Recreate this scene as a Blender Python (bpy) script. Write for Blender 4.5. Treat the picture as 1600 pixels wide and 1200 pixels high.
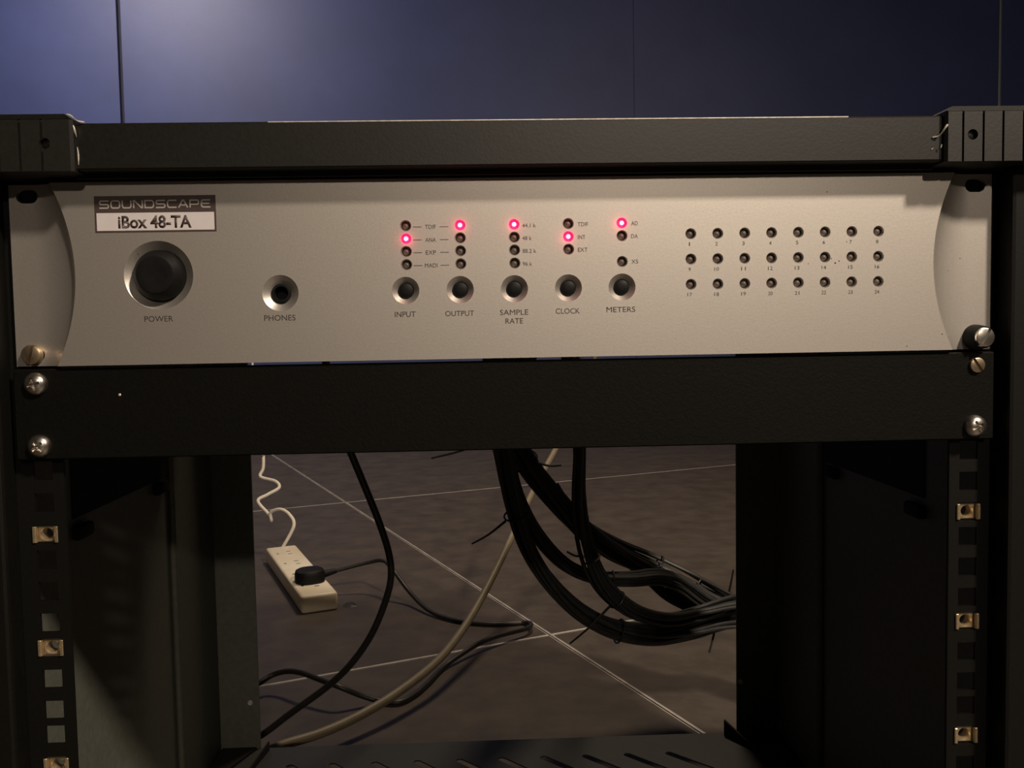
import bpy, bmesh, math, random
from mathutils import Vector, Matrix, noise

# ------------------------------------------------------------------ clear
for o in list(bpy.data.objects):
    bpy.data.objects.remove(o, do_unlink=True)
scene = bpy.context.scene
COL = scene.collection
random.seed(7)
PI = math.pi

# ------------------------------------------------------------------ camera
# Rack frame: millimetres, x right, y away, z up, origin = centre of the 2U fascia on the rail plane.
# World frame: metres, floor at z = 0, so world = (x, y, z + 481) / 1000.
Z0 = 481.0
F_PX = 1400.0
CX, CY, CZ = -16.236, -446.53, -31.356
PITCH, YAW, ROLL = 0.0564658, -0.0363674, -0.0174055
def _rx(a): return Matrix(((1,0,0),(0,math.cos(a),-math.sin(a)),(0,math.sin(a),math.cos(a))))
def _ry(a): return Matrix(((math.cos(a),0,math.sin(a)),(0,1,0),(-math.sin(a),0,math.cos(a))))
def _rz(a): return Matrix(((math.cos(a),-math.sin(a),0),(math.sin(a),math.cos(a),0),(0,0,1)))
VIEW = _rx(PITCH) @ _ry(YAW) @ _rz(ROLL) @ Matrix(((1,0,0),(0,0,-1),(0,1,0)))   # rows: right, down, forward
cam_d = bpy.data.cameras.new('camera')
cam = bpy.data.objects.new('camera', cam_d)
COL.objects.link(cam)
cam_d.sensor_width = 36.0
cam_d.lens = F_PX / 1600.0 * 36.0
cam_d.clip_start = 0.01
cam_d.clip_end = 50
right, down, fwd = VIEW[0], VIEW[1], VIEW[2]
rot = Matrix((right, -down, -fwd)).transposed()
cam.matrix_world = Matrix.Translation(Vector((CX, CY, CZ + Z0)) / 1000.0) @ rot.to_4x4()
scene.camera = cam

# ------------------------------------------------------------------ world, lights, exposure
w = bpy.data.worlds.new('world')
scene.world = w
w.use_nodes = True
w.node_tree.nodes['Background'].inputs[0].default_value = (1.0, 0.85, 0.68, 1)
w.node_tree.nodes['Background'].inputs[1].default_value = 0.004
scene.view_settings.view_transform = 'Standard'
scene.view_settings.look = 'None'
scene.view_settings.gamma = 1.0
scene.view_settings.use_curve_mapping = False
scene.view_settings.exposure = 0.0

def area(name, loc, target, size, power, color, spread=PI):
    d = bpy.data.lights.new(name, 'AREA')
    d.shape = 'DISK'; d.size = size; d.energy = power; d.color = color; d.spread = spread
    o = bpy.data.objects.new(name, d)
    COL.objects.link(o)
    o.location = loc
    o.rotation_euler = (Vector(target) - Vector(loc)).to_track_quat('-Z', 'Y').to_euler()
    return o
WARM = (1.0, 0.83, 0.67)
area('ceiling_lamp_front', (1.06, -1.25, 1.87), (0.15, 0.0, 0.4), 0.20, 29, WARM, 2.4)
area('ceiling_lamp_far', (0.95, -5.3, 2.42), (0.0, 0.0, 0.4), 0.18, 25, WARM, 2.4)
area('ceiling_lamp_middle', (0.35, 1.45, 2.5), (0.25, 1.45, 0.0), 0.45, 11, (1.0, 0.79, 0.58), 1.9)
area('ceiling_lamp_wall', (-1.6, 2.55, 2.5), (-1.35, 3.6, 1.0), 0.6, 24, (1.0, 0.86, 0.76), 2.4)

# ------------------------------------------------------------------ pixel helpers (rack frame, mm)
CAMP = Vector((CX, CY, CZ))
def ray(u, v):
    return VIEW.transposed() @ Vector(((u - 800) / F_PX, (v - 600) / F_PX, 1.0))
def ony(u, v, y):
    d = ray(u, v); return CAMP + d * ((y - CY) / d.y)
def onz(u, v, z):
    d = ray(u, v); return CAMP + d * ((z - CZ) / d.z)
def onx(u, v, x):
    d = ray(u, v); return CAMP + d * ((x - CX) / d.x)
FLOOR = -Z0

# ------------------------------------------------------------------ materials
MATS = {}
def mat(name, color, rough=0.5, metal=0.0, noise_scale=None, noise_amt=0.0, bump=0.0, bump_scale=None,
        spec=0.5, emit=None, emit_strength=0.0, color2=None, coat=0.0, stretch=None):
    if name in MATS: return MATS[name]
    m = bpy.data.materials.new(name); m.use_nodes = True
    nt = m.node_tree; b = nt.nodes['Principled BSDF']
    c = (*color, 1)
    b.inputs['Base Color'].default_value = c
    b.inputs['Roughness'].default_value = rough
    b.inputs['Metallic'].default_value = metal
    b.inputs['Specular IOR Level'].default_value = spec
    b.inputs['Coat Weight'].default_value = coat
    if emit:
        b.inputs['Emission Color'].default_value = (*emit, 1)
        b.inputs['Emission Strength'].default_value = emit_strength
    if noise_scale:
        tc = nt.nodes.new('ShaderNodeTexCoord')
        mp = nt.nodes.new('ShaderNodeMapping')
        if stretch: mp.inputs['Scale'].default_value = stretch
        nt.links.new(tc.outputs['Object'], mp.inputs['Vector'])
        n = nt.nodes.new('ShaderNodeTexNoise')
        n.inputs['Scale'].default_value = noise_scale
        n.inputs['Detail'].default_value = 6
        n.inputs['Roughness'].default_value = 0.65
        nt.links.new(mp.outputs['Vector'], n.inputs['Vector'])
        r = nt.nodes.new('ShaderNodeValToRGB')
        c2 = color2 if color2 else tuple(max(0, x * (1 - noise_amt)) for x in color)
        c1 = tuple(min(1, x * (1 + noise_amt)) for x in color)
        r.color_ramp.elements[0].position = 0.32; r.color_ramp.elements[0].color = (*c2, 1)
        r.color_ramp.elements[1].position = 0.68; r.color_ramp.elements[1].color = (*c1, 1)
        nt.links.new(n.outputs['Fac'], r.inputs['Fac'])
        nt.links.new(r.outputs['Color'], b.inputs['Base Color'])
        if bump:
            n2 = nt.nodes.new('ShaderNodeTexNoise')
            n2.inputs['Scale'].default_value = bump_scale or noise_scale * 4
            n2.inputs['Detail'].default_value = 3
            nt.links.new(mp.outputs['Vector'], n2.inputs['Vector'])
            bp = nt.nodes.new('ShaderNodeBump')
            bp.inputs['Strength'].default_value = bump
            bp.inputs['Distance'].default_value = 0.001
            nt.links.new(n2.outputs['Fac'], bp.inputs['Height'])
            nt.links.new(bp.outputs['Normal'], b.inputs['Normal'])
    MATS[name] = m
    return m

M_BLUE = mat('blue_satin_paint', (0.044, 0.062, 0.180), 0.50, noise_scale=3, noise_amt=0.12, bump=0.15, bump_scale=90)
M_GAP = mat('dark_seam', (0.012, 0.013, 0.03), 0.8, noise_scale=20, noise_amt=0.2)
M_ALU = mat('pale_strip', (0.5, 0.5, 0.5), 0.4, 0.6, noise_scale=30, noise_amt=0.1)
M_PLASTER = mat('dim_wall_paint', (0.10, 0.09, 0.085), 0.8, noise_scale=5, noise_amt=0.1)
M_CEIL = mat('ceiling_paint', (0.35, 0.32, 0.29), 0.9, noise_scale=5, noise_amt=0.05)
M_TILE = mat('dark_vinyl', (0.066, 0.052, 0.039), 0.5, noise_scale=16, noise_amt=0.3, bump=0.25, bump_scale=60)
M_TEDGE = mat('worn_tile_edge', (0.36, 0.33, 0.30), 0.5, noise_scale=25, noise_amt=0.25)
M_SUB = mat('subfloor', (0.05, 0.045, 0.04), 0.9, noise_scale=10, noise_amt=0.2)
M_SILVER = mat('satin_silver_paint', (0.59, 0.555, 0.505), 0.45, 0.85, noise_scale=900, noise_amt=0.05, bump=0.03, bump_scale=1500)
M_RACK = mat('black_powder_coat', (0.004, 0.004, 0.003), 0.55, spec=0.22, noise_scale=500, noise_amt=0.25, bump=0.05, bump_scale=900)
M_BEAM = mat('satin_black_beam', (0.006, 0.0055, 0.0035), 0.42, noise_scale=450, noise_amt=0.35, bump=0.04, bump_scale=800)
M_BASE = mat('dark_grey_base', (0.024, 0.027, 0.024), 0.55, noise_scale=200, noise_amt=0.15)
M_SIDE = mat('grey_green_panel', (0.100, 0.104, 0.082), 0.55, noise_scale=200, noise_amt=0.15, bump=0.1, bump_scale=700)
M_BLANK = mat('black_panel_paint', (0.0035, 0.0035, 0.0026), 0.55, spec=0.13, noise_scale=400, noise_amt=0.2, bump=0.15, bump_scale=800)
M_BLACK = mat('black_plastic', (0.007, 0.007, 0.007), 0.5, spec=0.2, noise_scale=300, noise_amt=0.2)
M_VOID = mat('matt_black', (0.004, 0.004, 0.004), 0.9, noise_scale=100, noise_amt=0.2)
M_CAP = mat('black_corner_plastic', (0.007, 0.007, 0.0048), 0.5, noise_scale=350, noise_amt=0.25, bump=0.05, bump_scale=700)
M_CHIP_AND_HIGHLIGHT = mat('metal_chip_and_highlight', (0.62, 0.58, 0.5), 0.45, 0.4, noise_scale=300, noise_amt=0.3)  # chips and rivets, also the painted highlight on the beam
M_ZINC = mat('zinc_plated_steel', (0.62, 0.58, 0.52), 0.3, 1.0, noise_scale=400, noise_amt=0.12)
M_BRASS = mat('tarnished_brass', (0.42, 0.33, 0.22), 0.35, 0.9, noise_scale=300, noise_amt=0.25)
M_NUT = mat('yellow_zinc', (0.60, 0.48, 0.30), 0.35, 0.8, noise_scale=400, noise_amt=0.2)
M_INK = mat('grey_ink', (0.030, 0.024, 0.020), 0.7, noise_scale=900, noise_amt=0.3)
M_BROWN = mat('dark_brown_print', (0.060, 0.042, 0.038), 0.5, noise_scale=300, noise_amt=0.1)
M_WHITE = mat('white_print', (0.66, 0.62, 0.62), 0.5, noise_scale=300, noise_amt=0.03)
M_GREYINK = mat('silver_print', (0.42, 0.39, 0.36), 0.5, noise_scale=300, noise_amt=0.05)
M_LEDOFF = mat('unlit_led', (0.11, 0.085, 0.070), 0.5, noise_scale=500, noise_amt=0.1)
M_LEDON = mat('lit_red_led', (0.8, 0.1, 0.2), 0.4, emit=(1.0, 0.012, 0.17), emit_strength=1.0, noise_scale=500, noise_amt=0.02)
M_LEDCORE = mat('led_hot_core', (0.9, 0.5, 0.6), 0.4, emit=(1.0, 0.13, 0.36), emit_strength=10, noise_scale=500, noise_amt=0.02)
M_CABLE = mat('black_rubber', (0.016, 0.015, 0.013), 0.45, noise_scale=120, noise_amt=0.25)
M_LOOM = mat('black_cable_sheath', (0.020, 0.020, 0.018), 0.5, noise_scale=150, noise_amt=0.3)
M_BEIGE = mat('beige_sheath', (0.18, 0.148, 0.095), 0.5, noise_scale=60, noise_amt=0.12)
M_CREAM = mat('cream_plastic', (0.86, 0.80, 0.66), 0.4, noise_scale=14, noise_amt=0.05, color2=(0.78, 0.67, 0.46))
M_WCABLE = mat('white_cable_sheath', (0.80, 0.75, 0.64), 0.45, noise_scale=40, noise_amt=0.08)

# ------------------------------------------------------------------ mesh helpers (everything in mm, rack frame)
class MB:
    def __init__(s): s.bm = bmesh.new()
    def box(s, x0, x1, y0, y1, z0, z1, bev=0, mi=0, seg=1):
        r = bmesh.ops.create_cube(s.bm, size=1)
        vs = r['verts']
        for v in vs:
            v.co = Vector((x0 + (v.co.x + .5) * (x1 - x0), y0 + (v.co.y + .5) * (y1 - y0), z0 + (v.co.z + .5) * (z1 - z0)))
        fs = set(f for v in vs for f in v.link_faces)
        for f in fs: f.material_index = mi
        if bev:
            es = list(set(e for v in vs for e in v.link_edges))
            bmesh.ops.bevel(s.bm, geom=es, offset=bev, segments=seg, affect='EDGES', profile=0.5)
        return s
    def lathe(s, prof, c=(0, 0, 0), n=32, axis='y', cap0=True, cap1=True):
        """prof: list of (radius, along). axis y: along = y."""
        rings = []
        for r, a in prof:
            ring = []
            for i in range(n):
                t = 2 * PI * i / n
                p = (r * math.cos(t), a, r * math.sin(t)) if axis == 'y' else (r * math.cos(t), r * math.sin(t), a)
                ring.append(s.bm.verts.new(Vector(p) + Vector(c)))
            rings.append(ring)
        for a, b in zip(rings, rings[1:]):
            for i in range(n):
                s.bm.faces.new((a[i], a[(i + 1) % n], b[(i + 1) % n], b[i]))
        if cap0: s.bm.faces.new(rings[0][::-1])
        if cap1: s.bm.faces.new(rings[-1])
        return s
    def tube(s, pts, rad, n=8, steps=6, cap=True):
        P = catmull(pts, steps) if steps > 1 else [Vector(p) for p in pts]
        rings = []
        N = None
        for i, p in enumerate(P):
            t = (P[min(i + 1, len(P) - 1)] - P[max(i - 1, 0)]).normalized()
            if N is None:
                N = t.orthogonal().normalized()
            N = (N - t * N.dot(t)).normalized()
            Bn = t.cross(N)
            r = rad(i / (len(P) - 1)) if callable(rad) else rad
            rings.append([s.bm.verts.new(p + N * math.cos(2 * PI * k / n) * r + Bn * math.sin(2 * PI * k / n) * r) for k in range(n)])
        for a, b in zip(rings, rings[1:]):
            for k in range(n):
                s.bm.faces.new((a[k], a[(k + 1) % n], b[(k + 1) % n], b[k]))
        if cap:
            s.bm.faces.new(rings[0][::-1]); s.bm.faces.new(rings[-1])
        return s
    def poly(s, pts, mi=0):
        f = s.bm.faces.new([s.bm.verts.new(Vector(p)) for p in pts]); f.material_index = mi
        return s
    def prism(s, pts, vec, mi=0):
        a = [s.bm.verts.new(Vector(p)) for p in pts]; v = Vector(vec)
        b = [s.bm.verts.new(Vector(p) + v) for p in pts]; n = len(a)
        fs = [s.bm.faces.new(a), s.bm.faces.new(b[::-1])]
        for i in range(n): fs.append(s.bm.faces.new((a[i], b[i], b[(i + 1) % n], a[(i + 1) % n])))
        for f in fs: f.material_index = mi
        return s
    def mesh(s, name, mats, org=(0, 0, 0), smooth=True, angle=40, rack=True):
        bmesh.ops.recalc_face_normals(s.bm, faces=s.bm.faces)
        o = Vector(org)
        for v in s.bm.verts: v.co = (v.co - o) / 1000.0
        me = bpy.data.meshes.new(name)
        s.bm.to_mesh(me); s.bm.free()
        for m in (mats if isinstance(mats, (list, tuple)) else [mats]): me.materials.append(m)
        finish(me, smooth, angle)
        return me
def finish(me, smooth=True, angle=40):
    if smooth:
        me.polygons.foreach_set('use_smooth', [True] * len(me.polygons))
        me.set_sharp_from_angle(angle=math.radians(angle))
    me.update()
def catmull(pts, steps):
    P = [Vector(p) for p in pts]; out = []
    for i in range(len(P) - 1):
        p0 = P[i - 1] if i else P[0] * 2 - P[1]
        p1, p2 = P[i], P[i + 1]
        p3 = P[i + 2] if i + 2 < len(P) else p2 * 2 - p1
        for k in range(steps):
            t = k / steps
            out.append(0.5 * ((2 * p1) + (p2 - p0) * t + (2 * p0 - 5 * p1 + 4 * p2 - p3) * t * t + (-p0 + 3 * p1 - 3 * p2 + p3) * t ** 3))
    out.append(P[-1]); return out
def W(p): p = Vector(p); return Vector((p.x, p.y, p.z + Z0)) / 1000.0

def link(name, me, parent=None, loc=None):
    o = bpy.data.objects.new(name, me); COL.objects.link(o)
    if parent: o.parent = parent
    if loc is not None: o.location = loc
    return o
def tag(o, label=None, cat=None, group=None, kind=None):
    if label: o['label'] = label
    if cat: o['category'] = cat
    if group: o['group'] = group
    if kind: o['kind'] = kind
    return o
class Thing:
    """An Empty at org (rack frame, mm) with parts given in rack-frame coordinates."""
    def __init__(s, name, org, label, cat, group=None):
        s.org = Vector(org)
        s.e = bpy.data.objects.new(name, None); COL.objects.link(s.e)
        s.e.empty_display_size = 0.02
        s.e.location = W(org)
        tag(s.e, label, cat, group)
    def part(s, name, mb, mats, label=None, parent=None, smooth=True, angle=40):
        o = link(name, mb.mesh(name, mats, s.org, smooth, angle), parent or s.e)
        if label: o['label'] = label
        return o
    def inst(s, name, me, at, label=None, parent=None):
        o = link(name, me, parent or s.e, (Vector(at) - s.org) / 1000.0)
        if label: o['label'] = label
        return o
def solo(name, mb, mats, label, cat, org, group=None, smooth=True, angle=40):
    o = link(name, mb.mesh(name, mats, org, smooth, angle), None, W(org))
    return tag(o, label, cat, group)
def copy_tree(o, loc, label=None):
    c = o.copy(); COL.objects.link(c); c.location = loc
    if label: c['label'] = label
    for ch in list(o.children):
        k = ch.copy(); COL.objects.link(k); k.parent = c
        for g in list(ch.children):
            q = g.copy(); COL.objects.link(q); q.parent = k
    return c
def boolean(me_a, me_b, op='DIFFERENCE'):
    a = bpy.data.objects.new('a', me_a); b = bpy.data.objects.new('b', me_b)
    COL.objects.link(a); COL.objects.link(b)
    md = a.modifiers.new('m', 'BOOLEAN'); md.object = b; md.operation = op; md.solver = 'EXACT'; md.use_self = True
    dg = bpy.context.evaluated_depsgraph_get()
    me = bpy.data.meshes.new_from_object(a.evaluated_get(dg))
    bpy.data.objects.remove(a); bpy.data.objects.remove(b)
    return me

# ------------------------------------------------------------------ room
RX0, RX1, RY0, RY1, RH = -2.6, 3.2, -5.6, 3.6, 2.6      # metres
def slab(name, x0, x1, y0, y1, z0, z1, m):
    b = MB(); b.box(x0 * 1000, x1 * 1000, y0 * 1000, y1 * 1000, z0 * 1000, z1 * 1000)
    o = link(name, b.mesh(name, m, smooth=False)); o['kind'] = 'structure'
    return o
floor = slab('floor', RX0, RX1, RY0, RY1, -0.05, -0.004, M_SUB)
slab('ceiling', RX0, RX1, RY0, RY1, RH, RH + 0.05, M_CEIL)
slab('wall_left', RX0 - 0.05, RX0, RY0, RY1, -0.05, RH, M_PLASTER)
slab('wall_right', RX1, RX1 + 0.05, RY0, RY1, -0.05, RH, M_PLASTER)
slab('wall_front', RX0 - .05, RX1 + .05, RY0 - 0.05, RY0, -0.05, RH, M_PLASTER)
wall = slab('wall_back', RX0 - .05, RX1 + .05, RY1 + 0.020, RY1 + 0.07, -0.05, RH, M_GAP)
# blue wall boards, each a piece of the back wall
s1 = ony(188, 100, 3600).x / 1000; s2 = ony(990, 60, 3600).x / 1000; s3 = ony(1562, 80, 3600).x / 1000
edges = [(RX0, s1 - 0.009), (s1 + 0.009, s2 - 0.0005), (s2 + 0.0005, s3 - 0.006), (s3 + 0.006, RX1)]
for a, b_ in edges:
    b = MB(); b.box(a * 1000, b_ * 1000, 3600, 3618, 0, RH * 1000, bev=0.8 if abs(b_ - s2) < .01 or abs(a - s2) < .01 else 3, seg=2)
    link('wall_panel', b.mesh('wall_panel', M_BLUE, smooth=False), wall)
b = MB(); b.box(s3 * 1000 - 4.5, s3 * 1000 + 4.5, 3597, 3614, 0, RH * 1000, bev=1)
tag(link('trim_1', b.mesh('trim_1', M_ALU)), kind='structure')
b = MB(); b.box(RX0 * 1000, s3 * 1000 - 10, 3588, 3600, 0, 90, bev=3)
tag(link('baseboard_back', b.mesh('baseboard_back', M_GAP)), kind='structure')

# floor tiles
pAC = onz(540, 785, FLOOR) / 1000; pAB = onz(860, 992, FLOOR) / 1000
pAC.z = pAB.z = 0
dA = (pAC - pAB); TL = dA.length; dA.normalize(); TB = TL * 1.6
dB = Vector((-dA.y, dA.x, 0))
if dB.x < 0: dB = -dB
def clip(poly):
    for ax, lim, sg in ((0, RX0, 1), (0, RX1, -1), (1, RY0, 1), (1, RY1, -1)):
        out = []
        for i, p in enumerate(poly):
            q = poly[(i + 1) % len(poly)]
            ip, iq = (p[ax] - lim) * sg >= 0, (q[ax] - lim) * sg >= 0
            if ip: out.append(p)
            if ip != iq:
                t = (lim - p[ax]) / (q[ax] - p[ax]); out.append(p + (q - p) * t)
        poly = out
        if not poly: return []
    return poly
G = 0.0011; CH = 0.0026
for i in range(-6, 7):
    for j in range(-6, 7):
        o_ = pAB + dA * TL * i + dB * TB * j
        def quad(g): return clip([o_ + dA * g + dB * g, o_ + dA * (TL - g) + dB * g, o_ + dA * (TL - g) + dB * (TB - g), o_ + dA * g + dB * (TB - g)])
        q0, q1 = quad(G), quad(G + CH)
        if len(q0) < 3 or len(q0) != len(q1): continue
        b = MB()
        vb = [b.bm.verts.new(Vector((p.x, p.y, -.004)) * 1000) for p in q0]
        vm = [b.bm.verts.new(Vector((p.x, p.y, -.0008)) * 1000) for p in q0]
        vt = [b.bm.verts.new(Vector((p.x, p.y, 0)) * 1000) for p in q1]
        n = len(vb)
        b.bm.faces.new(vt)
        for k in range(n):
            for lo, hi in ((vb, vm), (vm, vt)):
                f = b.bm.faces.new((lo[k], lo[(k + 1) % n], hi[(k + 1) % n], hi[k])); f.material_index = 1
        link('floor_tile', b.mesh('floor_tile', [M_TILE, M_TEDGE], smooth=False), floor)

# ------------------------------------------------------------------ equipment rack
BASE = -422.0
rack = Thing('equipment_rack', (0, 190, FLOOR), 'black steel equipment rack frame on casters with open back', 'rack')
# front posts and square-hole rails
HOLES = []
z = 44.45 - 6.35
pat = [15.875, 15.875, 12.7]; k = 0
while z > BASE + 10:
    HOLES.append(z); z -= pat[k % 3]; k += 1
for sx in (-1, 1):
    X = lambda a, b_: (min(sx * a, sx * b_), max(sx * a, sx * b_))
    b = MB()
    x0, x1 = X(222.5, 232.55 - 4.75); b.box(x0, x1, 0, 2, BASE, 50)
    x0, x1 = X(232.55 + 4.75, 252); b.box(x0, x1, 0, 2, BASE, 50)
    x0, x1 = X(232.55 - 4.75, 232.55 + 4.75)
    zt = 50
    for h in HOLES:
        b.box(x0, x1, 0, 2, h + 4.75, zt); zt = h - 4.75
    b.box(x0, x1, 0, 2, BASE, zt)
    bmesh.ops.remove_doubles(b.bm, verts=b.bm.verts, dist=0.001)
    x0, x1 = X(250, 252); b.box(x0, x1, 2, 24, BASE, 50)
    rack.part('mounting_rail', b, M_RACK, 'black steel rail punched with square holes', smooth=False)
    b = MB(); x0, x1 = X(245, 280); b.box(x0, x1, -14, -0.2, BASE - 14, 46, bev=2, seg=2)
    x0, x1 = X(253, 280); b.box(x0, x1, -0.4, 25, BASE - 14, 46)
    rack.part('front_post', b, M_RACK, smooth=False)
# side panels with dark recess, rear column and rear flange
for sx, xw, xf in ((-1, 273, 232), (1, 270, 226)):
    X = lambda a, b_: (min(sx * a, sx * b_), max(sx * a, sx * b_))
    b = MB(); x0, x1 = X(xw, xw + 2)
    b.box(x0, x1, 25, 400, BASE - 12, 68)
    side = rack.part('side_panel', b, M_SIDE, smooth=False)
    b = MB(); x0, x1 = X(xw - 5, xw + 1)
    b.box(x0, x1, 288, 393, BASE, 66, bev=3.5, seg=3)
    rack.part('rear_column', b, M_SIDE)
    b = MB(); x0, x1 = X(xf, xw + 2)
    b.box(x0, x1, 393.5, 396, BASE - 12, 66)
    fl = rack.part('rear_flange', b, M_SIDE, smooth=False)
    rp = ony(391, 1098, 393.5) if sx < 0 else ony(1157, 1065, 393.5)
    b = MB(); b.lathe([(2.6, 394), (2.6, 393), (1.8, 392.2)], (rp.x, 0, rp.z), n=14)
    rack.part('rivet', b, M_CHIP_AND_HIGHLIGHT, parent=fl)
    # dark hand-hold recess high on the side panel with two clips
    b = MB(); x0, x1 = X(xw - 0.8, xw + 1)
    b.box(x0, x1, 118, 284, -143, -60)
    rack.part('side_recess', b, M_VOID, 'matt black recess in the side panel', parent=side, smooth=False)
    for yy, zz in ((128, -152), (268, -149)):
        b = MB(); x0, x1 = X(xw - 6, xw); b.box(x0, x1, yy - 13, yy + 9, zz - 4.5, zz + 4.5, bev=2, seg=2)
        rack.part('clip', b, M_VOID, parent=side)
# top sheet
b = MB(); b.box(-280, 280, -18, 397, 66.5, 68); rack.part('top_panel', b, M_RACK, smooth=False)
# base plate with diagonal slots
b = MB(); b.box(-273, 270, 2, 394, BASE - 1.2, BASE)
base_me = b.mesh('base_plate', M_BASE, rack.org, smooth=False)
c = MB()
d45 = Vector((0.70, -0.714, 0))
nrm = Vector((0.714, 0.70, 0))
x = 151.5 - 38.65 * 9
while x < 200:
    p = Vector((x, 355.5, BASE - 6)); q = p + d45 * 70
    L = []
    for kk in range(7):
        t = PI / 2 + PI * kk / 6
        L.append(p + d45 * (math.cos(t) * 3.5) + nrm * (math.sin(t) * 3.5))
    for kk in range(7):
        t = -PI / 2 + PI * kk / 6
        L.append(q + d45 * (math.cos(t) * 3.5) + nrm * (math.sin(t) * 3.5))
    if q.x < 225: c.prism(L, (0, 0, 14))
    x += 38.65
cme = c.mesh('c', M_BASE, rack.org, smooth=False)
bm_ = boolean(base_me, cme)
link('base_plate', bm_, rack.e)
b = MB(); b.box(-273, 270, 2, 5, BASE - 14, BASE - 2.1)
rack.part('base_lip', b, M_RACK, smooth=False)
# corner gussets on the base
for sx, xw, tipx in ((-1, 273, 223), (1, 270, 216)):
    b = MB()
    pk = ony(421, 1159, 389) if sx < 0 else ony(1131, 1125, 389)
    lo_ = ony(392, 1200, 345) if sx < 0 else ony(1190, 1186, 345)
    b.prism([(pk.x, 389, BASE + 0.3), (pk.x, 389, pk.z), (lo_.x, 345, max(lo_.z, BASE + .8)), (lo_.x, 345, BASE + 0.3)], (sx * 1.5, 1.5, 0))
    b.prism([(sx * (tipx + 12), 391, BASE + 1), (sx * (xw - 6), 391, BASE + 1), (sx * (xw - 6), 302, BASE + 1)], (0, 0, 1.4))
    rack.part('corner_gusset', b, M_VOID, smooth=False)
# casters
for cx_, cy_ in ((-235, 40), (235, 40), (-235, 355), (235, 355)):
    b = MB()
    b.box(cx_ - 16, cx_ + 16, cy_ - 16, cy_ + 16, BASE - 13.9, BASE - 12.5)
    b.box(cx_ - 12, cx_ - 10, cy_ - 9, cy_ + 9, FLOOR + 14, BASE - 13)
    b.box(cx_ + 10, cx_ + 12, cy_ - 9, cy_ + 9, FLOOR + 14, BASE - 13)
    fk = rack.part('caster', b, M_ZINC, smooth=False)
    b = MB()
    R_ = 20
    prof = [(R_ - 3, -8), (R_, -5), (R_, 5), (R_ - 3, 8)]
    rings = []
    for r, a in prof:
        rings.append([b.bm.verts.new(Vector((cx_ + a, cy_ + r * math.cos(2 * PI * i / 24), FLOOR + R_ + r * math.sin(2 * PI * i / 24)))) for i in range(24)])
    for r0, r1 in zip(rings, rings[1:]):
        for i in range(24): b.bm.faces.new((r0[i], r0[(i + 1) % 24], r1[(i + 1) % 24], r1[i]))
    b.bm.faces.new(rings[0]); b.bm.faces.new(rings[-1])
    rack.part('wheel', b, M_BLACK, parent=fk)
# top beam (profile extruded along x) with a lower lip
b = MB()
prof = [(-23, 47.5), (-23.0, 67.2), (-22.2, 68.0), (-2, 68.0), (-2, 45.5), (-13, 45.5), (-13, 44.2), (-14.5, 44.2), (-14.5, 46.8), (-22.3, 46.8)]
b.prism([(-203.5, y, z) for y, z in prof], (408.5, 0, 0))
rack.part('top_beam', b, M_BEAM, smooth=False)
b = MB(); b.box(-112, 160, -22.72, -22.2, 67.6, 68.06)  # pale strip painting in the highlight on the beam's top edge
rack.part('edge_highlight', b, M_CHIP_AND_HIGHLIGHT, 'pale strip drawn as the highlight along the beam edge', smooth=False)
# strip under the beam just over the fascia
b = MB(); b.box(-242, 242, -3.2, -0.3, 44.9, 52)
rack.part('header_strip', b, M_RACK, smooth=False)
# grooved corner caps
for sx, xi in ((-1, 199.5), (1, 205)):
    b = MB()
    e = []
    gro = [213.3, 223.1, 232.6, 242.5]
    y0 = -26.5
    # front profile with grooves, swept vertically
    line = [(xi, -3), (xi, y0 + 1.5), (xi + 1.2, y0)]
    for g in gro:
        line += [(g - 0.55, y0), (g - 0.55, y0 + 1.3), (g + 0.55, y0 + 1.3), (g + 0.55, y0)]
    line += [(280, y0), (284, y0 + 4), (284, -3)]
    b.prism([(sx * x_, y_, 45.8) for x_, y_ in line], (0, 0, 23.2))
    body = b.mesh('corner_cap', M_CAP, rack.org, smooth=False)
    c = MB(); c.lathe([(2.6, y0 - 1), (2.2, y0 + 3)], (sx * (218 if sx > 0 else 212), 0, 58.2), n=20)
    body2 = boolean(body, c.mesh('c', M_CAP, rack.org))
    cap = link('corner_cap', body2, rack.e)
    cap['label'] = 'ribbed black corner cap'
    b = MB(); pr = [(sx * (xi + 1.2), y0 + 1.0, 69.4), (sx * (xi + 1.2), y0 + 1.0, 69.9), (sx * (xi + 3.6), y0 + 1, 71.6), (sx * 284, y0 + 1, 71.6), (sx * 284, y0 + 1, 69.4)]
    b.prism(pr, (0, 30, 0))
    bmesh.ops.recalc_face_normals(b.bm, faces=b.bm.faces)
    rack.part('cap_lid', b, M_BEAM, parent=cap, smooth=False)
    b = MB(); b.lathe([(2.1, y0 + 2.9), (2.1, y0 + 2.0), (1.2, y0 + 1.6)], (sx * (218 if sx > 0 else 212), 0, 58.2), n=14)
    rack.part('cap_screw', b, M_RACK, parent=cap)
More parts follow.
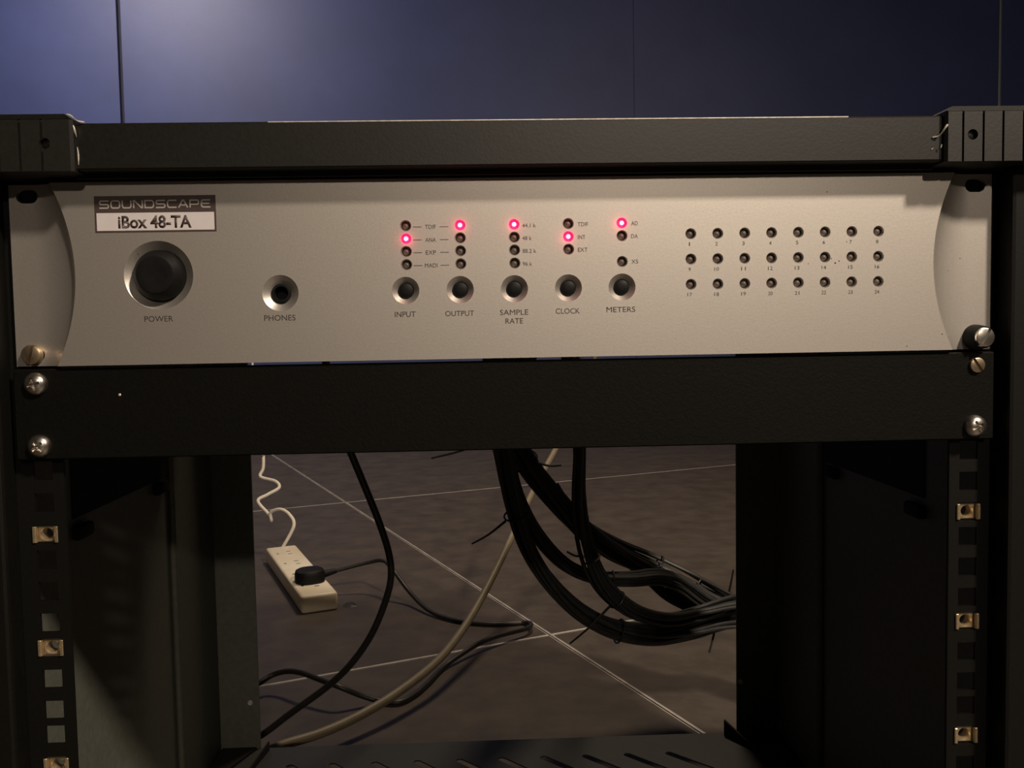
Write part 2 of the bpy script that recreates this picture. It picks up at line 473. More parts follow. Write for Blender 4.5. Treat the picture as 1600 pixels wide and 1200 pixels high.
# chipped paint and sealant along the cap/beam joints
def blob(pts, rad, name, m, par=None):
    b = MB(); b.tube(pts, (lambda t: .62 * rad(t)) if callable(rad) else .62 * rad, n=6, steps=3)
    return rack.part(name, b, m, parent=par)
blob([(-201.8, -26.0, 71.3), (-199.6, -25.6, 70.4), (-197.5, -24.5, 68.6), (-195.2, -23, 68.2)], lambda t: 0.5 + .35 * math.sin(9 * t), 'paint_chip', M_CHIP_AND_HIGHLIGHT)
blob([(-199.2, -25.6, 66.5), (-198.8, -25, 63.8), (-198.6, -24, 61.5)], lambda t: .75 * math.sin(PI * min(.95, t + .05)) + .15, 'paint_chip', M_CHIP_AND_HIGHLIGHT)
blob([(-198.6, -23.6, 57), (-198.4, -23.4, 53), (-198.5, -23.4, 49)], lambda t: .5 * math.sin(PI * min(.95, t + .05)) + .15, 'paint_chip', M_CHIP_AND_HIGHLIGHT)
blob([(205.6, -26.9, 62.8), (204.3, -26.6, 61), (202.8, -24.6, 58.2), (200.2, -23.4, 57.6)], lambda t: .85 - .3 * t, 'paint_chip', M_CHIP_AND_HIGHLIGHT)
blob([(203.8, -25, 54), (203.6, -24.6, 52.5)], .5, 'paint_chip', M_CHIP_AND_HIGHLIGHT)
blob([(200.6, -23.3, 52.6), (199.8, -23.2, 52.0)], .35, 'paint_chip', M_CHIP_AND_HIGHLIGHT)

# ------------------------------------------------------------------ audio interface (2U)
YF = -9.0            # fascia front
ai = Thing('audio_interface', (0, 140, -44), 'silver 2U rack audio interface with red lit indicator lights', 'audio interface')
HW, HH = 241.0, 43.6
def xb(z): return 208.6 + 9.5 * (z / 42.0) ** 2
rows = [HH * (2 * i / 28 - 1) for i in range(29)]
bm = bmesh.new()
grid = []
for zr in rows:
    e = xb(zr); prof = [(-HW, -3.0), (-229.5, -3.0)]
    us = [1, .85, .7, .55, .42, .3, .2, .12, .06, .02, 0]
    for u in us[1:]:
        xx = e + (229.5 - e) * u
        prof.append((-xx, YF + 6 * math.sqrt(max(0, 1 - (1 - u) ** 2))))
    full = prof + [(-x_, y_) for x_, y_ in reversed(prof)]
    grid.append([bm.verts.new((x_, y_, zr)) for x_, y_ in full])
nx = len(grid[0])
for i in range(len(grid) - 1):
    for j in range(nx - 1):
        bm.faces.new((grid[i][j], grid[i][j + 1], grid[i + 1][j + 1], grid[i + 1][j]))
back = [[bm.verts.new((x_, -0.3, zr)) for x_ in (-HW, HW)] for zr in (-HH, HH)]
bm.faces.new((back[0][0], back[1][0], back[1][1], back[0][1]))
bm.faces.new([grid[0][j] for j in range(nx)][::-1] + [back[0][0], back[0][1]])
bm.faces.new([grid[-1][j] for j in range(nx)] + [back[1][1], back[1][0]])
bm.faces.new([g[0] for g in grid] + [back[1][0], back[0][0]])
bm.faces.new([g[-1] for g in grid][::-1] + [back[0][1], back[1][1]])
m_ = MB(); m_.bm.free(); m_.bm = bm
fme = m_.mesh('fascia', M_SILVER, ai.org, smooth=False)
cut = MB()
def dish(x, z, R1, R2, dep, n=40):
    cut.lathe([(R1 + (R1 - R2) / dep * 1.0, YF - 1.0), (R1, YF), (R2, YF + dep), (R2, 3)], (x, 0, z), n=n)
POWER = (-169.3, -0.9); PHONES = (-111.7, -10.3)
BTN = [(-51.5, -10.0), (-25.1, -10.0), (1.25, -10.0), (27.6, -10.0), (53.9, -10.0)]
LEDX = [-50.8, -24.6, 1.6, 27.9, 54.1]
LEDZ = [21.1, 14.9, 8.7, 2.4]
leds = []
for ci, zs_ in ((0, (0, 1, 2, 3)), (1, (0, 1, 2, 3)), (2, (0, 1, 2, 3)), (3, (0, 1, 2)), (4, (0, 1, 3))):
    for zi in zs_: leds.append((LEDX[ci], LEDZ[zi], (ci, zi) in ((0, 1), (1, 0), (2, 0), (3, 1), (4, 0))))
meters = [(87.85 + 13.31 * c_, [15.4, 3.1, -9.2][r_], False) for r_ in range(3) for c_ in range(8)]
dish(*POWER, 16.4, 12.3, 3.2, 56); dish(*PHONES, 8.7, 4.7, 3.0)
for p in BTN: dish(*p, 6.6, 3.9, 2.4)
for x_, z_, l_ in leds + meters: dish(x_, z_, 2.7, 2.15, 1.3, 24)
for sx in (-1, 1):
    for sz in (-1, 1):
        L = []
        for kk in range(9):
            t = -PI / 2 + PI * kk / 8; L.append((sx * 232.55 + 1.9 + 3.3 * math.cos(t), -12, sz * 38.1 + 3.3 * math.sin(t)))
        for kk in range(9):
            t = PI / 2 + PI * kk / 8; L.append((sx * 232.55 - 1.9 + 3.3 * math.cos(t), -12, sz * 38.1 + 3.3 * math.sin(t)))
        cut.prism(L, (0, 20, 0))
cme = cut.mesh('c', M_SILVER, ai.org, smooth=False)
fme2 = boolean(fme, cme)
finish(fme2, True, 25)
fascia = link('fascia', fme2, ai.e); fascia['label'] = 'satin silver front plate with scooped ends'
b = MB(); b.box(-216, 216, 0.4, 285, -42.5, 42.5, bev=1)
ch = ai.part('chassis', b, M_VOID)
# LEDs: one mesh each for lit and unlit, shared
def led_mesh(m, tip):
    b = MB(); b.lathe([(1.85, 0.3), (1.85, tip + 1.6), (1.55, tip + .75), (.85, tip + .2), (.2, tip)], (0, 0, 0), n=20)
    return b.mesh('indicator_led', m)
led_off = led_mesh(M_LEDOFF, -8.0); led_on = led_mesh(M_LEDON, -8.7)
b = MB(); b.lathe([(1.0, -8.2), (.95, -8.9), (.6, -9.2), (.1, -9.3)], n=18); led_core = b.mesh('led_core', M_LEDCORE)
for x_, z_, lit in leds + meters:
    o = ai.inst('indicator_led', led_on if lit else led_off, (x_, 0, z_), 'red lit LED' if lit else None)
    if lit:
        link('led_core', led_core, o)
        d = bpy.data.lights.new('led_glow', 'POINT'); d.energy = 0.001; d.color = (1.0, 0.05, 0.12); d.shadow_soft_size = 0.0015
        lo = bpy.data.objects.new('led_glow', d); COL.objects.link(lo); lo.parent = o; lo.location = (0, -0.0138, 0)
# buttons
b = MB(); b.lathe([(12.1, 0.2), (12.1, -8.6), (11.6, -9.3), (9.4, -13.4), (8.7, -14.2), (8.0, -14.3), (5, -14.0)], (POWER[0], 0, POWER[1]), n=56)
ai.part('power_button', b, M_BLACK, 'round black power button')
bb = MB(); bb.lathe([(3.75, .2), (3.75, -6.9), (3.45, -7.6), (2.4, -8.0), (1.0, -8.15)], n=32); bme = bb.mesh('push_button', M_BLACK)
for p in BTN: ai.inst('push_button', bme, (p[0], 0, p[1]))
b = MB(); b.lathe([(4.65, .2), (4.65, -7.2), (4.3, -7.6), (3.4, -7.6), (3.2, -7.2), (3.2, -1.0)], (PHONES[0], 0, PHONES[1]), n=36)
ai.part('headphone_socket', b, M_BLACK)

# lettering
def text_mesh(txt, w_, h_, bold=0.0, fit_h=True):
    cu = bpy.data.curves.new('t', 'FONT'); cu.body = txt; cu.size = 1; cu.offset = bold; cu.resolution_u = 3
    cu.align_x = 'LEFT'
    o = bpy.data.objects.new('t', cu); COL.objects.link(o)
    dg = bpy.context.evaluated_depsgraph_get()
    me = bpy.data.meshes.new_from_object(o.evaluated_get(dg))
    bpy.data.objects.remove(o); bpy.data.curves.remove(cu)
    bm = bmesh.new(); bm.from_mesh(me); bpy.data.meshes.remove(me)
    xs = [v.co.x for v in bm.verts]; ys = [v.co.y for v in bm.verts]
    x0, x1, y0, y1 = min(xs), max(xs), min(ys), max(ys)
    sy = h_ / (y1 - y0); sx_ = w_ / (x1 - x0) if w_ else sy
    for v in bm.verts:
        v.co = Vector(((v.co.x - (x0 + x1) / 2) * sx_, 0, (v.co.y - (y0 + y1) / 2) * sy))
    r = bmesh.ops.extrude_face_region(bm, geom=list(bm.faces))
    for g in r['geom']:
        if isinstance(g, bmesh.types.BMVert): g.co.y -= 0.05
    return bm
def letter(txt, x, z, w_, h_, m=M_INK, bold=0.0, y=YF, parent=None):
    mb = MB(); mb.bm.free(); mb.bm = text_mesh(txt, w_, h_, bold)
    for v in mb.bm.verts: v.co += Vector((x, y - 0.02, z))
    o = ai.part('lettering', mb, m, parent=parent or fascia, smooth=False)
    o['label'] = 'printed lettering ' + txt
    return o
letter('POWER', -170.0, -21.7, 13.6, 2.75)
letter('PHONES', -112.3, -22.2, 15.0, 2.75)
letter('INPUT', -52.0, -21.5, 10.1, 2.6)
letter('OUTPUT', -25.6, -21.5, 14.0, 2.6)
letter('SAMPLE', 0.9, -21.4, 13.8, 2.6); letter('RATE', 0.9, -25.6, 8.6, 2.6)
letter('CLOCK', 27.1, -21.2, 11.8, 2.6)
letter('METERS', 53.2, -20.9, 14.2, 2.6)
for t, zz, w_ in (('TDIF', 20.4, 5.2), ('ANA', 14.2, 5.1), ('EXP', 8.1, 4.9), ('MADI', 1.9, 6.1)):
    letter(t, -38.9, zz, w_, 1.95)
    for dx in (-45.2, -32.3):
        b = MB(); b.box(dx - 2.1, dx + 2.1, YF - .07, YF - .01, zz - .14, zz + .14)
        ai.part('printed_line', b, M_INK, parent=fascia, smooth=False)
for t, zz, w_ in (('44.1 k', 20.5, 6.6), ('48 k', 14.4, 4.5), ('88.2 k', 8.2, 6.6), ('96 k', 2.0, 4.5)):
    letter(t, 5.5 + w_ / 2, zz, w_, 1.95)
for t, zz, w_ in (('TDIF', 20.7, 5.1), ('INT', 14.5, 3.6), ('EXT', 8.4, 4.7)): letter(t, 32.5 + w_ / 2, zz, w_, 1.95)
for t, zz, w_ in (('AD', 20.8, 3.3), ('DA', 14.6, 3.3), ('XS', 2.3, 3.3)): letter(t, 58.6 + w_ / 2, zz, w_, 1.95)
for i, (x_, z_, l_) in enumerate(meters):
    s_ = str(i + 1)
    letter(s_, x_ - 0.65, z_ - 5.0, (0.45 if s_ == '1' else 1.15) if len(s_) == 1 else 2.25, 1.75)
# name plate
b = MB(); b.box(-198.2, -141.0, YF - .10, YF - .01, 19.6, 36.9)
plate = ai.part('name_plate', b, M_BROWN, 'dark brown and white maker label', smooth=False)
b = MB(); b.box(-197.3, -141.9, YF - .16, YF - .11, 20.5, 28.9)
ai.part('white_field', b, M_WHITE, parent=plate, smooth=False)
letter('iBox 48-TA', -170.0, 24.5, 34.6, 6.1, M_BROWN, 0.028, YF - .15, plate)
def stroke_word(word, x0, x1, zc, h_, th, m):
    """Wide rounded display capitals drawn as strokes in a 1.6 x 1 box."""
    r = 0.28
    def arc(cx, cz, rx, rz, a0, a1, n=6): return [(cx + rx * math.cos(math.radians(a0 + (a1 - a0) * i / n)), cz + rz * math.sin(math.radians(a0 + (a1 - a0) * i / n))) for i in range(n + 1)]
    Wd = 1.55
    rr = arc
    G = {
     'S': [[(Wd, 1)] + [(.25, 1)] + rr(.25, .75, .25, .25, 90, 270) + [(Wd - .25, .5)] + rr(Wd - .25, .25, .25, .25, 90, -90) + [(0, 0)]],
     'O': [[(.35, 1), (Wd - .35, 1)] + rr(Wd - .35, .65, .35, .35, 90, 0) + rr(Wd - .35, .35, .35, .35, 0, -90) + rr(.35, .35, .35, .35, 270, 180) + rr(.35, .65, .35, .35, 180, 90)],
     'U': [[(0, 1)] + rr(.35, .35, .35, .35, 180, 270) + rr(Wd - .35, .35, .35, .35, 270, 360) + [(Wd, 1)]],
     'N': [[(0, 0), (0, 1), (.15, 1), (Wd - .15, 0), (Wd, 0), (Wd, 1)]],
     'D': [[(0, 0), (0, 1), (Wd - .4, 1)] + rr(Wd - .4, .6, .4, .4, 90, 0) + rr(Wd - .4, .4, .4, .4, 0, -90) + [(0, 0)]],
     'C': [[(Wd, 1), (.35, 1)] + rr(.35, .65, .35, .35, 90, 180) + rr(.35, .35, .35, .35, 180, 270) + [(Wd, 0)]],
     'A': [[(0, 0), (Wd * .42, 1), (Wd * .58, 1), (Wd, 0)], [(Wd * .2, .32), (Wd * .8, .32)]],
     'P': [[(0, 0), (0, 1), (Wd - .3, 1)] + rr(Wd - .3, .7, .3, .3, 90, -90) + [(.1, .4)]],
     'E': [[(Wd, 1), (.35, 1)] + rr(.35, .65, .35, .35, 90, 180) + rr(.35, .35, .35, .35, 180, 270) + [(Wd, 0)], [(.05, .52), (Wd * .9, .52)]],
    }
    n = len(word); adv = (x1 - x0 + 0.38 * h_) / n; cw = adv - 0.38 * h_
    mb = MB(); kq = 0
    for i, chh in enumerate(word):
        ox = x0 + i * adv
        for path in G[chh]:
            P = [Vector((ox + px / Wd * cw, YF - .13, zc - h_ / 2 + pz * h_)) for px, pz in path]
            Q = [P[0]]
            for p in P[1:]:
                if (p - Q[-1]).length > 1e-3: Q.append(p)
            for a, c_ in zip(Q, Q[1:]):
                d = (c_ - a).normalized(); nn = Vector((-d.z, 0, d.x)) * th / 2; e = d * th * .3
                kq += 1; off = Vector((0, -.004 * (kq % 9), 0))
                mb.prism([a - e + nn + off, a - e - nn + off, c_ + e - nn + off, c_ + e + nn + off], (0, -.02, 0))
    o = ai.part('lettering', mb, m, parent=plate, smooth=False); o['label'] = 'printed lettering ' + word
stroke_word('SOUNDSCAPE', -195.6, -143.7, 32.9, 3.3, 0.62, M_GREYINK)
# a few specks of dirt on the fascia
for u, v, rr_ in ((1292, 300, .35), (1299, 404, .3), (1305, 411, .45), (1311, 408, .35), (1323, 378, .25), (1417, 541, .3), (216, 397, .3), (1500, 404, .3), (1472, 522, .35), (1263, 412, .25)):
    p = ony(u, v, YF)
    b = MB(); b.lathe([(rr_, YF - .01), (rr_ * .7, YF - .08)], (p.x, 0, p.z), n=8)
    ai.part('dirt_speck', b, M_INK, parent=fascia)

# ------------------------------------------------------------------ 1U blanking panel
bp = MB(); bp.box(-241.3, 241.3, -7, -0.3, -88.9, -45.0, bev=.6)
bme_ = bp.mesh('blanking_panel', M_BLANK, (0, 0, -89), smooth=False)
c = MB()
for sx in (-1, 1):
    for zz in (-50.8, -82.55):
        c.lathe([(3.4, -9), (3.4, 2)], (sx * 232.0, 0, zz), n=18)
bme_ = boolean(bme_, c.mesh('c', M_BLANK, (0, 0, -89), smooth=False))
bo = link('blanking_panel', bme_, None, W((0, 0, -89)))
tag(bo, 'plain black 1U blanking panel under the silver audio interface', 'panel')
p = ony(187, 617, -7)
b = MB(); b.lathe([(.7, -7.0), (.4, -7.3)], (p.x, 0, p.z), n=8)
o = link('dust_speck', b.mesh('dust_speck', M_CHIP_AND_HIGHLIGHT, (0, 0, -89)), bo)

# ------------------------------------------------------------------ rack screws
def pan_head(rot):
    b = MB(); b.lathe([(5.6, -7.05), (5.6, -7.6), (5.35, -8.6), (4.6, -9.7), (3.4, -10.5), (1.8, -10.9), (.3, -11.0)], n=36)
    head = b.mesh('head', M_ZINC, angle=30)
    c = MB()
    for a in (0, PI / 2):
        d = Vector((math.cos(a + rot), 0, math.sin(a + rot))); nn = Vector((-d.z, 0, d.x))
        q = [d * 3.0 + nn * .65, d * 3.0 - nn * .65, -d * 3.0 - nn * .65, -d * 3.0 + nn * .65]
        c.prism([v + Vector((0, -12, 0)) for v in q], (0, 3.2, 0))
    cm = c.mesh('c', M_VOID)
    # merge cross into one cutter body
    c2 = MB(); c2.lathe([(1.7, -12), (1.2, -8.2)], n=16)
    h = boolean(head, cm); h = boolean(h, c2.mesh('c2', M_VOID)); finish(h, True, 30)
    return h
def screw_thing(name, head, shank_m, at, label, y0=-3, r=2.9):
    t = Thing(name, at, label, 'screw', 'rack screws')
    o = link('head', head, t.e)
    b = MB(); b.lathe([(r, y0), (r, 9)], n=16)
    sh = link('shank', b.mesh('shank', shank_m), t.e)
    return t
H_ = 232.55
screw_thing('rack_screw', pan_head(0.25), M_ZINC, (-230.2, 0, -52.0), 'cross-head steel screw in the blanking panel below the slotted brass screw, power button side')
screw_thing('rack_screw', pan_head(0.7), M_ZINC, (-229.8, 0, -82.1), 'cross-head steel screw at the lower corner of the blanking panel, power button side')
screw_thing('rack_screw', pan_head(0.45), M_ZINC, (231.4, 0, -82.1), 'cross-head steel screw at the lower corner of the blanking panel, numbered lights side')
def slot_head(R_, y0, y1, rot, m, sw=1.35, dep=2.7):
    b = MB(); b.lathe([(R_, y0), (R_, y1 + .8), (R_ - .25, y1 + .25), (R_ - .8, y1)], n=36)
    hd = b.mesh('head', m, angle=30)
    d = Vector((math.cos(rot), 0, math.sin(rot))); nn = Vector((-d.z, 0, d.x))
    q = [d * 9 + nn * sw / 2, d * 9 - nn * sw / 2, -d * 9 - nn * sw / 2, -d * 9 + nn * sw / 2]
    c = MB(); c.prism([v + Vector((0, y1 - 2, 0)) for v in q], (0, 2 + dep, 0))
    h = boolean(hd, c.mesh('c', m)); finish(h, True, 30); return h
screw_thing('rack_screw', slot_head(4.8, -3.1, -6.8, math.radians(74), M_BRASS), M_BRASS, (-232.6, 0, -38.0), 'slotted brass screw at the lower corner of the silver fascia, power button side', -3.1, 2.7)
t = screw_thing('rack_screw', slot_head(4.8, -4.6, -13.2, math.radians(62), M_ZINC), M_ZINC, (233.2, 0, -37.6), 'tall slotted steel screw with black cup washer in the silver fascia, numbered lights side', -4.6, 2.7)
b = MB(); b.lathe([(6.4, -3.1), (6.3, -5.2), (5.7, -10.6), (5.2, -11.4), (4.85, -11.4), (4.85, -4.7), (3, -4.6)], n=36)
link('washer', b.mesh('washer', M_VOID), t.e)['label'] = 'black cup washer'
screw_thing('rack_screw', slot_head(3.9, -7.05, -8.8, math.radians(124), M_BRASS, 1.4, 1.2), M_BRASS, (232.0, 0, -51.5), 'small tarnished slotted brass screw in the black blanking panel below the tall steel screw', -3.1, 2.7)

# ------------------------------------------------------------------ cage nuts in the rails
def cage_nut(at, label, m):
    t = Thing('cage_nut', at, label, 'cage nut', 'cage nuts in the rails')
    b = MB(); b.box(-4.3, 4.3, 1.2, 7, -4.2, 4.2, bev=.6)
    nm = b.mesh('nut', m, smooth=False)
    c = MB(); c.lathe([(3.5, 0.9), (2.7, 2.2), (2.7, 9)], n=24)
    nut = boolean(nm, c.mesh('c', m)); finish(nut, True, 35)
    link('nut', nut, t.e)
    for sx in (-1, 1):
        b = MB()
        xs = sorted((sx * 4.5, sx * 6.2))
        b.box(xs[0], xs[1], -1.1, -0.05, -4.1, 4.1, bev=.35)
        xs = sorted((sx * 4.36, sx * 4.7))
        b.box(xs[0], xs[1], -.6, 6.5, -4.0, 4.0)
        link('spring_ear', b.mesh('spring_ear', m, smooth=False), t.e)
    return t.e
n0 = cage_nut((-H_, 0, HOLES[13 - 2 - 0] if False else -127.0), '', M_NUT)
NZ = [h for h in HOLES if h < -120]
nz = [min(HOLES, key=lambda h: abs(h - q)) for q in (-127, -184.15, -244.5)]
n0.location = W((-H_, 0, nz[0]))
names = ('topmost', 'second', 'third')
n0['label'] = 'topmost empty cage nut in the rail below the power button'
for i in (1, 2): copy_tree(n0, W((-H_, 0, nz[i])), names[i] + ' empty cage nut down the rail below the power button')
for i in (0, 1, 2): copy_tree(n0, W((H_, 0, nz[i])), ('topmost empty cage nut in the rail' if i == 0 else names[i] + ' empty cage nut down the rail') + ' below the numbered lights')

# ------------------------------------------------------------------ power strip, plug and leads on the floor
fl_ = onz(472, 961, FLOOR); fr_ = onz(528, 952, FLOOR)
bl_ = onz(416, 857, FLOOR + 30); br_ = onz(461, 850, FLOOR + 30)
front = (fl_ + fr_) / 2; backp = (bl_ + br_) / 2; backp.z = FLOOR
ax = (backp - front); SL = ax.length; ax.normalize()
sd = Vector((ax.y, -ax.x, 0))
if sd.x < 0: sd = -sd
SW, SHT = 60.0, 30.0
ps = Thing('power_strip', front, 'cream four-way power strip lying on the dark floor tiles', 'power strip')
def lp(a, s_, h_): return front + ax * a + sd * s_ + Vector((0, 0, h_))
def obox(b, a0, a1, s0, s1, h0, h1, bev=0, seg=1):
    n0_ = len(b.bm.verts)
    b.box(0, 1, 0, 1, 0, 1)
    b.bm.verts.ensure_lookup_table()
    vs = b.bm.verts[n0_:]
    for v in vs:
        v.co = lp(a0 + v.co.x * (a1 - a0), s0 + v.co.y * (s1 - s0), h0 + v.co.z * (h1 - h0))
    if bev:
        b.bm.normal_update()
        es = list(set(e for v in vs for e in v.link_edges))
        bmesh.ops.bevel(b.bm, geom=es, offset=bev, segments=seg, affect='EDGES', profile=0.5)
b = MB(); obox(b, 0, SL, -SW / 2, SW / 2, 0, SHT, bev=5, seg=3); body = ps.part('strip_body', b, M_CREAM)
pitch = (SL - 40) / 4
for i in range(4):
    a0 = 30 + pitch * (i + .5) - 10
    b = MB()
    obox(b, a0 - 3.2, a0 + 3.2, -18, -14, SHT - .2, SHT + .12)
    obox(b, a0 - 13, a0 - 9, 2, 10, SHT - .2, SHT + .12); obox(b, a0 + 9, a0 + 13, 2, 10, SHT - .2, SHT + .12)
    ps.part('socket', b, M_VOID if i == 0 else M_BEIGE, smooth=False)
# strip lead: rises behind the strip, kinked and coiled
yb = (front + ax * SL).y
pts = [lp(SL - 6, 4, SHT * .6), lp(SL + 14, 5, SHT * .7)]
for u, v, dy in ((459, 822, 25), (452, 804, 45), (438, 796, 60), (423, 801, 70), (424, 813, 66), (419, 803, 80), (403, 783, 95), (418, 773, 110), (436, 762, 125), (430, 752, 135), (407, 745, 150), (411, 732, 160), (411, 712, 170), (405, 690, 190), (398, 620, 1000), (392, 520, 3592 - yb)):
    pts.append(ony(u, v, yb + dy))
b = MB(); b.tube(pts, 3.7, n=10, steps=8); ps.part('lead', b, M_WCABLE, 'white kinked mains lead')
# plug
pc = onz(484, 896, FLOOR + SHT + 14)
plug = Thing('mains_plug', (pc.x, pc.y, FLOOR + SHT), 'black mains plug pushed into the cream power strip', 'plug')
b = MB()
ring = []
hw = 25
out = []
n_ = 28
for i in range(n_):
    t = 2 * PI * i / n_
    ex = 2.6
    cx_ = abs(math.cos(t)) ** (2 / ex) * math.copysign(1, math.cos(t)) * 23
    cy_ = abs(math.sin(t)) ** (2 / ex) * math.copysign(1, math.sin(t)) * 25
    out.append((cx_, cy_))
rings = []
pa = (pc - front).dot(ax); psd = (pc - front).dot(sd)
for sc, hh in ((.98, .5), (1, 3), (1, 15), (.93, 20), (.75, 22.5), (.3, 23.5)):
    rings.append([b.bm.verts.new(lp(pa + a * sc, psd + s_ * sc, SHT + hh)) for a, s_ in out])
for r0, r1 in zip(rings, rings[1:]):
    for i in range(n_): b.bm.faces.new((r0[i], r0[(i + 1) % n_], r1[(i + 1) % n_], r1[i]))
b.bm.faces.new(rings[0]); b.bm.faces.new(rings[-1])
plug.part('plug_body', b, M_BLACK)
e0 = lp(pa, psd + 24, SHT + 10); e1 = lp(pa + 4, psd + 46, SHT + 12)
b = MB(); b.tube([e0, e1], lambda t: 6.5 - 2.2 * t, n=12, steps=4); plug.part('strain_relief', b, M_BLACK)
pts = [e1 - (e1 - e0) * .2, e1]
zf = FLOOR + 4
pts += [ony(575, 879, e1.y + 5), ony(598, 876, e1.y - 10), ony(612, 888, e1.y - 35)]
for u, v in ((640, 925), (672, 955), (715, 970), (765, 975), (800, 974), (818, 973)): pts.append(onz(u, v, zf + max(0, (960 - v) * .5)))
for u, v, hz in ((829, 974, 8), (826, 981, 10), (800, 988, 12), (770, 996, 14), (740, 1010, 12), (712, 1028, 8), (690, 1045, 4), (668, 1068, 4), (648, 1085, 4), (625, 1097, 4), (598, 1096, 5), (565, 1087, 14), (530, 1073, 28), (500, 1062, 32), (470, 1051, 34), (447, 1049, 30), (425, 1055, 24), (404, 1068, 18), (370, 1085, 8), (330, 1105, 4)):
    pts.append(onz(u, v, FLOOR + hz))
b = MB(); b.tube(pts, 3.5, n=10, steps=6); plug.part('lead', b, M_CABLE, 'black mains lead')

# beige cable sweeping up from the rack base
pts = [(-262, 470, FLOOR + 5.2)]
for u, v, y in ((432, 1168, 478), (500, 1146, 505), (560, 1119, 540), (620, 1083, 585), (680, 1036, 650), (720, 988, 720), (752, 935, 790), (785, 870, 880), (815, 805, 980), (842, 750, 1080), (872, 695, 1190), (900, 640, 1320), (930, 560, 2200), (960, 480, 3592)):
    pts.append(ony(u, v, y))
b = MB(); b.tube(pts, 5.3, n=14, steps=8)
solo('beige_cable', b, M_BEIGE, 'thick beige cable curving up from the rack base across the opening', 'cable', pts[0])

# thick black cable hanging from the equipment
pts = [(-150, 330, -40), ony(520, 640, 400)]
for u, v, y in ((550, 712, 425), (572, 765, 435), (592, 815, 445), (607, 862, 455), (611, 900, 460), (602, 940, 465), (580, 992, 470), (548, 1038, 475), (510, 1074, 480), (455, 1114, 482), (405, 1151, 484)):
    pts.append(ony(u, v, y))
pts.append((-300, 490, FLOOR + 6))
b = MB(); b.tube(pts, 3.6, n=12, steps=8)
solo('black_cable', b, M_CABLE, 'single black cable hanging down and crossing the beige power strip lead', 'cable', pts[-1])

# ------------------------------------------------------------------ looms of thin black cables
def loom(label, ctr, nst, R0, rs, seed, twist=1.2, ties=()):
    rnd = random.Random(seed)
    nO = (len(ctr) - 1) * 8
    e_ = Vector(ctr[-1]); k_ = seed * 14
    ctr = list(ctr) + [e_ + Vector((45, -5, -70)), Vector((e_.x + 110, 500 + k_, FLOOR + 18)), Vector((e_.x + 190, 520 + k_ * 2, FLOOR + 16)), Vector((e_.x + 330, 560 + k_ * 3, FLOOR + 16))]
    C_ = catmull(ctr, 8)
    t = Thing('cable_loom', C_[-1], label, 'cable loom', 'black looms behind the rack')
    fr = []; N = None
    for i, p in enumerate(C_):
        tg = (C_[min(i + 1, len(C_) - 1)] - C_[max(i - 1, 0)]).normalized()
        if N is None: N = tg.orthogonal().normalized()
        N = (N - tg * N.dot(tg)).normalized(); fr.append((N.copy(), tg.cross(N)))
    for s_ in range(nst):
        a0 = 2.399 * s_; rad = R0 * math.sqrt((s_ + .4) / nst)
        ph = rnd.uniform(0, 6.28); tw = twist * rnd.uniform(.6, 1.4); wob = rnd.uniform(.1, .35)
        P = []
        for i, p in enumerate(C_):
            u = min(1.0, i / nO)
            a = a0 + tw * u * 2.2 + wob * math.sin(5 * u + ph)
            rr2 = rad * (1 + .3 * math.sin(7 * u + ph * 1.7)) * (1 + .35 * u)
            P.append(p + fr[i][0] * math.cos(a) * rr2 + fr[i][1] * math.sin(a) * rr2)
        b = MB(); b.tube(P[::2] + ([P[-1]] if (len(P) - 1) % 2 else []), rs, n=7, steps=2)
        t.part('cable', b, M_LOOM)
    for idx, tail in ties:
        i = int(idx * nO); p = C_[i]; u = idx
        R_ = R0 * (.95 + .3 * u) + rs + .2
        loop = [p + fr[i][0] * math.cos(2 * PI * k / 16) * R_ + fr[i][1] * math.sin(2 * PI * k / 16) * R_ for k in range(17)]
        b = MB(); b.tube(loop, 1.0, n=6, steps=1, cap=False)
        zt = t.part('zip_tie', b, M_CABLE)
        if tail:
            q = ony(tail[0], tail[1], p.y - 10)
            st = p + (q - p).normalized() * R_
            b = MB(); b.tube([st, st + (q - st) * .5 + Vector((0, 0, -2)), q], lambda t_: 1.5 - .5 * t_, n=6, steps=4)
            t.part('tie_tail', b, M_CABLE, parent=zt)
    return t
def PX(L): return [ony(u, v, y) for u, v, y in L]
end = [(1120, 966, 530), (1165, 962, 525), (1230, 962, 520)]
loom('fat loom of black cables drooping in the lowest loop behind the rack', [(0, 320, -40)] + PX([(775, 640, 400), (785, 705, 440), (798, 775, 465), (822, 850, 485), (858, 908, 500), (905, 955, 510), (960, 984, 520), (1020, 992, 525), (1080, 980, 530), (1125, 965, 530), (1170, 958, 525), (1230, 958, 520)]),
     16, 9.5, 2.3, 1, ties=((.29, (737, 850)), (.60, None), (.14, (674, 716))))
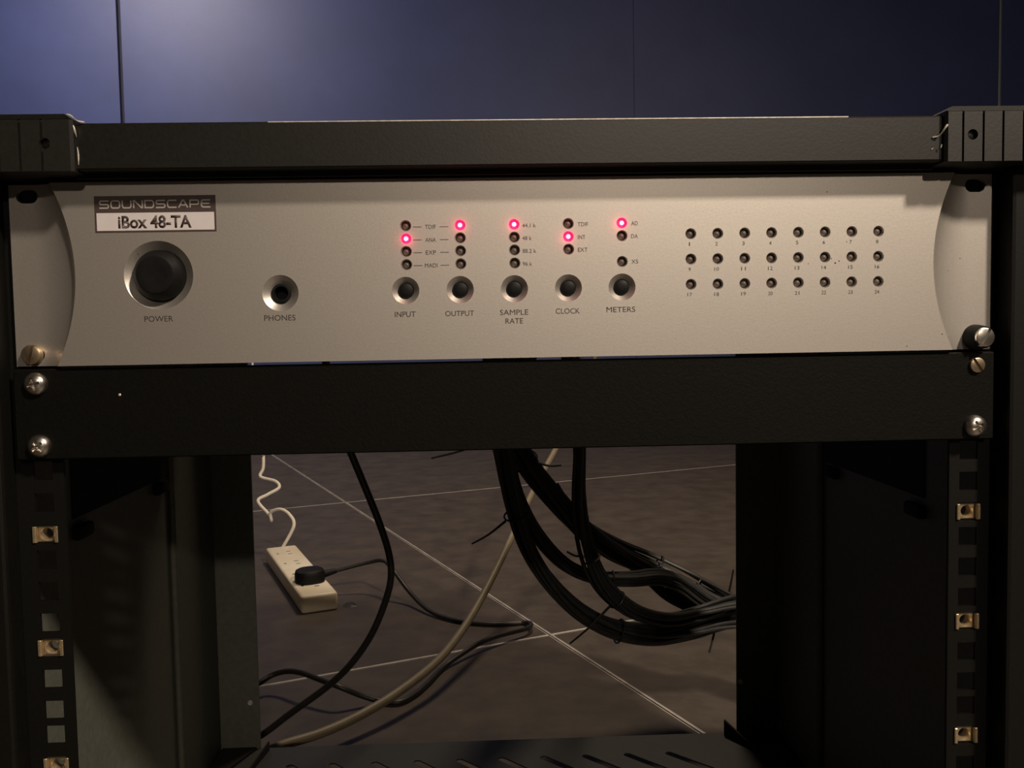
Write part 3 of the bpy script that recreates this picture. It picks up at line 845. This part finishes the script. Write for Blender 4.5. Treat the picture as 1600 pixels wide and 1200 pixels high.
loom('loom of black cables slanting straight down toward the side flange', [(30, 320, -40)] + PX([(790, 640, 420), (815, 712, 470), (865, 775, 520), (915, 825, 550), (965, 858, 570), (1020, 884, 580), (1070, 912, 575), (1115, 938, 560), (1165, 960, 545), (1230, 975, 530)]),
     18, 11.0, 2.3, 2, ties=((.22, (877, 727)), (.62, None), (.74, None)))
loom('loom of black cables hanging vertically before turning sideways', [(60, 320, -40)] + PX([(902, 640, 420), (905, 705, 450), (905, 770, 465), (912, 830, 475), (928, 885, 485), (955, 928, 495), (995, 958, 505), (1045, 968, 512), (1095, 958, 515), (1140, 945, 515), (1180, 938, 510), (1230, 935, 505)]),
     11, 7.0, 2.3, 3, ties=((.40, (886, 862)), (.53, (890, 1006))))
loom('loom of black cables bending level between the other looms', [(10, 320, -40)] + PX([(778, 640, 420), (792, 705, 480), (808, 770, 505), (838, 830, 520), (880, 878, 530), (930, 903, 535), (985, 906, 535), (1030, 902, 540), (1065, 912, 545), (1100, 935, 545), (1140, 955, 540), (1180, 965, 535), (1230, 970, 530)]),
     11, 7.0, 2.3, 4, ties=((.50, None), (.82, (1108, 1020))))
loom('short loom of black cables fanning out lowest beside the side flange', PX([(860, 760, 570), (900, 815, 575), (960, 852, 580), (1005, 890, 580), (1040, 925, 575), (1075, 945, 570), (1110, 952, 560), (1160, 955, 550), (1230, 960, 540)]),
     10, 8.0, 2.3, 5, ties=((.82, (1146, 890)),))

# ------------------------------------------------------------------ low irregular dark lump on the tile beside the strip
sc = onz(547, 946, FLOOR)
b = MB()
rs_ = random.Random(3)
n0_ = 14
ringA = [b.bm.verts.new((sc.x + 13 * (0.6 + .5 * rs_.random()) * math.cos(2 * PI * i / n0_), sc.y + 17 * (0.6 + .5 * rs_.random()) * math.sin(2 * PI * i / n0_), FLOOR + .1)) for i in range(n0_)]
ringB = [b.bm.verts.new((v.co.x * .55 + sc.x * .45, v.co.y * .55 + sc.y * .45, FLOOR + 1.5 + 2.5 * rs_.random())) for v in ringA]
for i in range(n0_): b.bm.faces.new((ringA[i], ringA[(i + 1) % n0_], ringB[(i + 1) % n0_], ringB[i]))
b.bm.faces.new(ringB); b.bm.faces.new(ringA[::-1])
solo('floor_dark_lump', b, M_CABLE, 'small dark lump on the tile beside the power strip', 'scrap', sc)
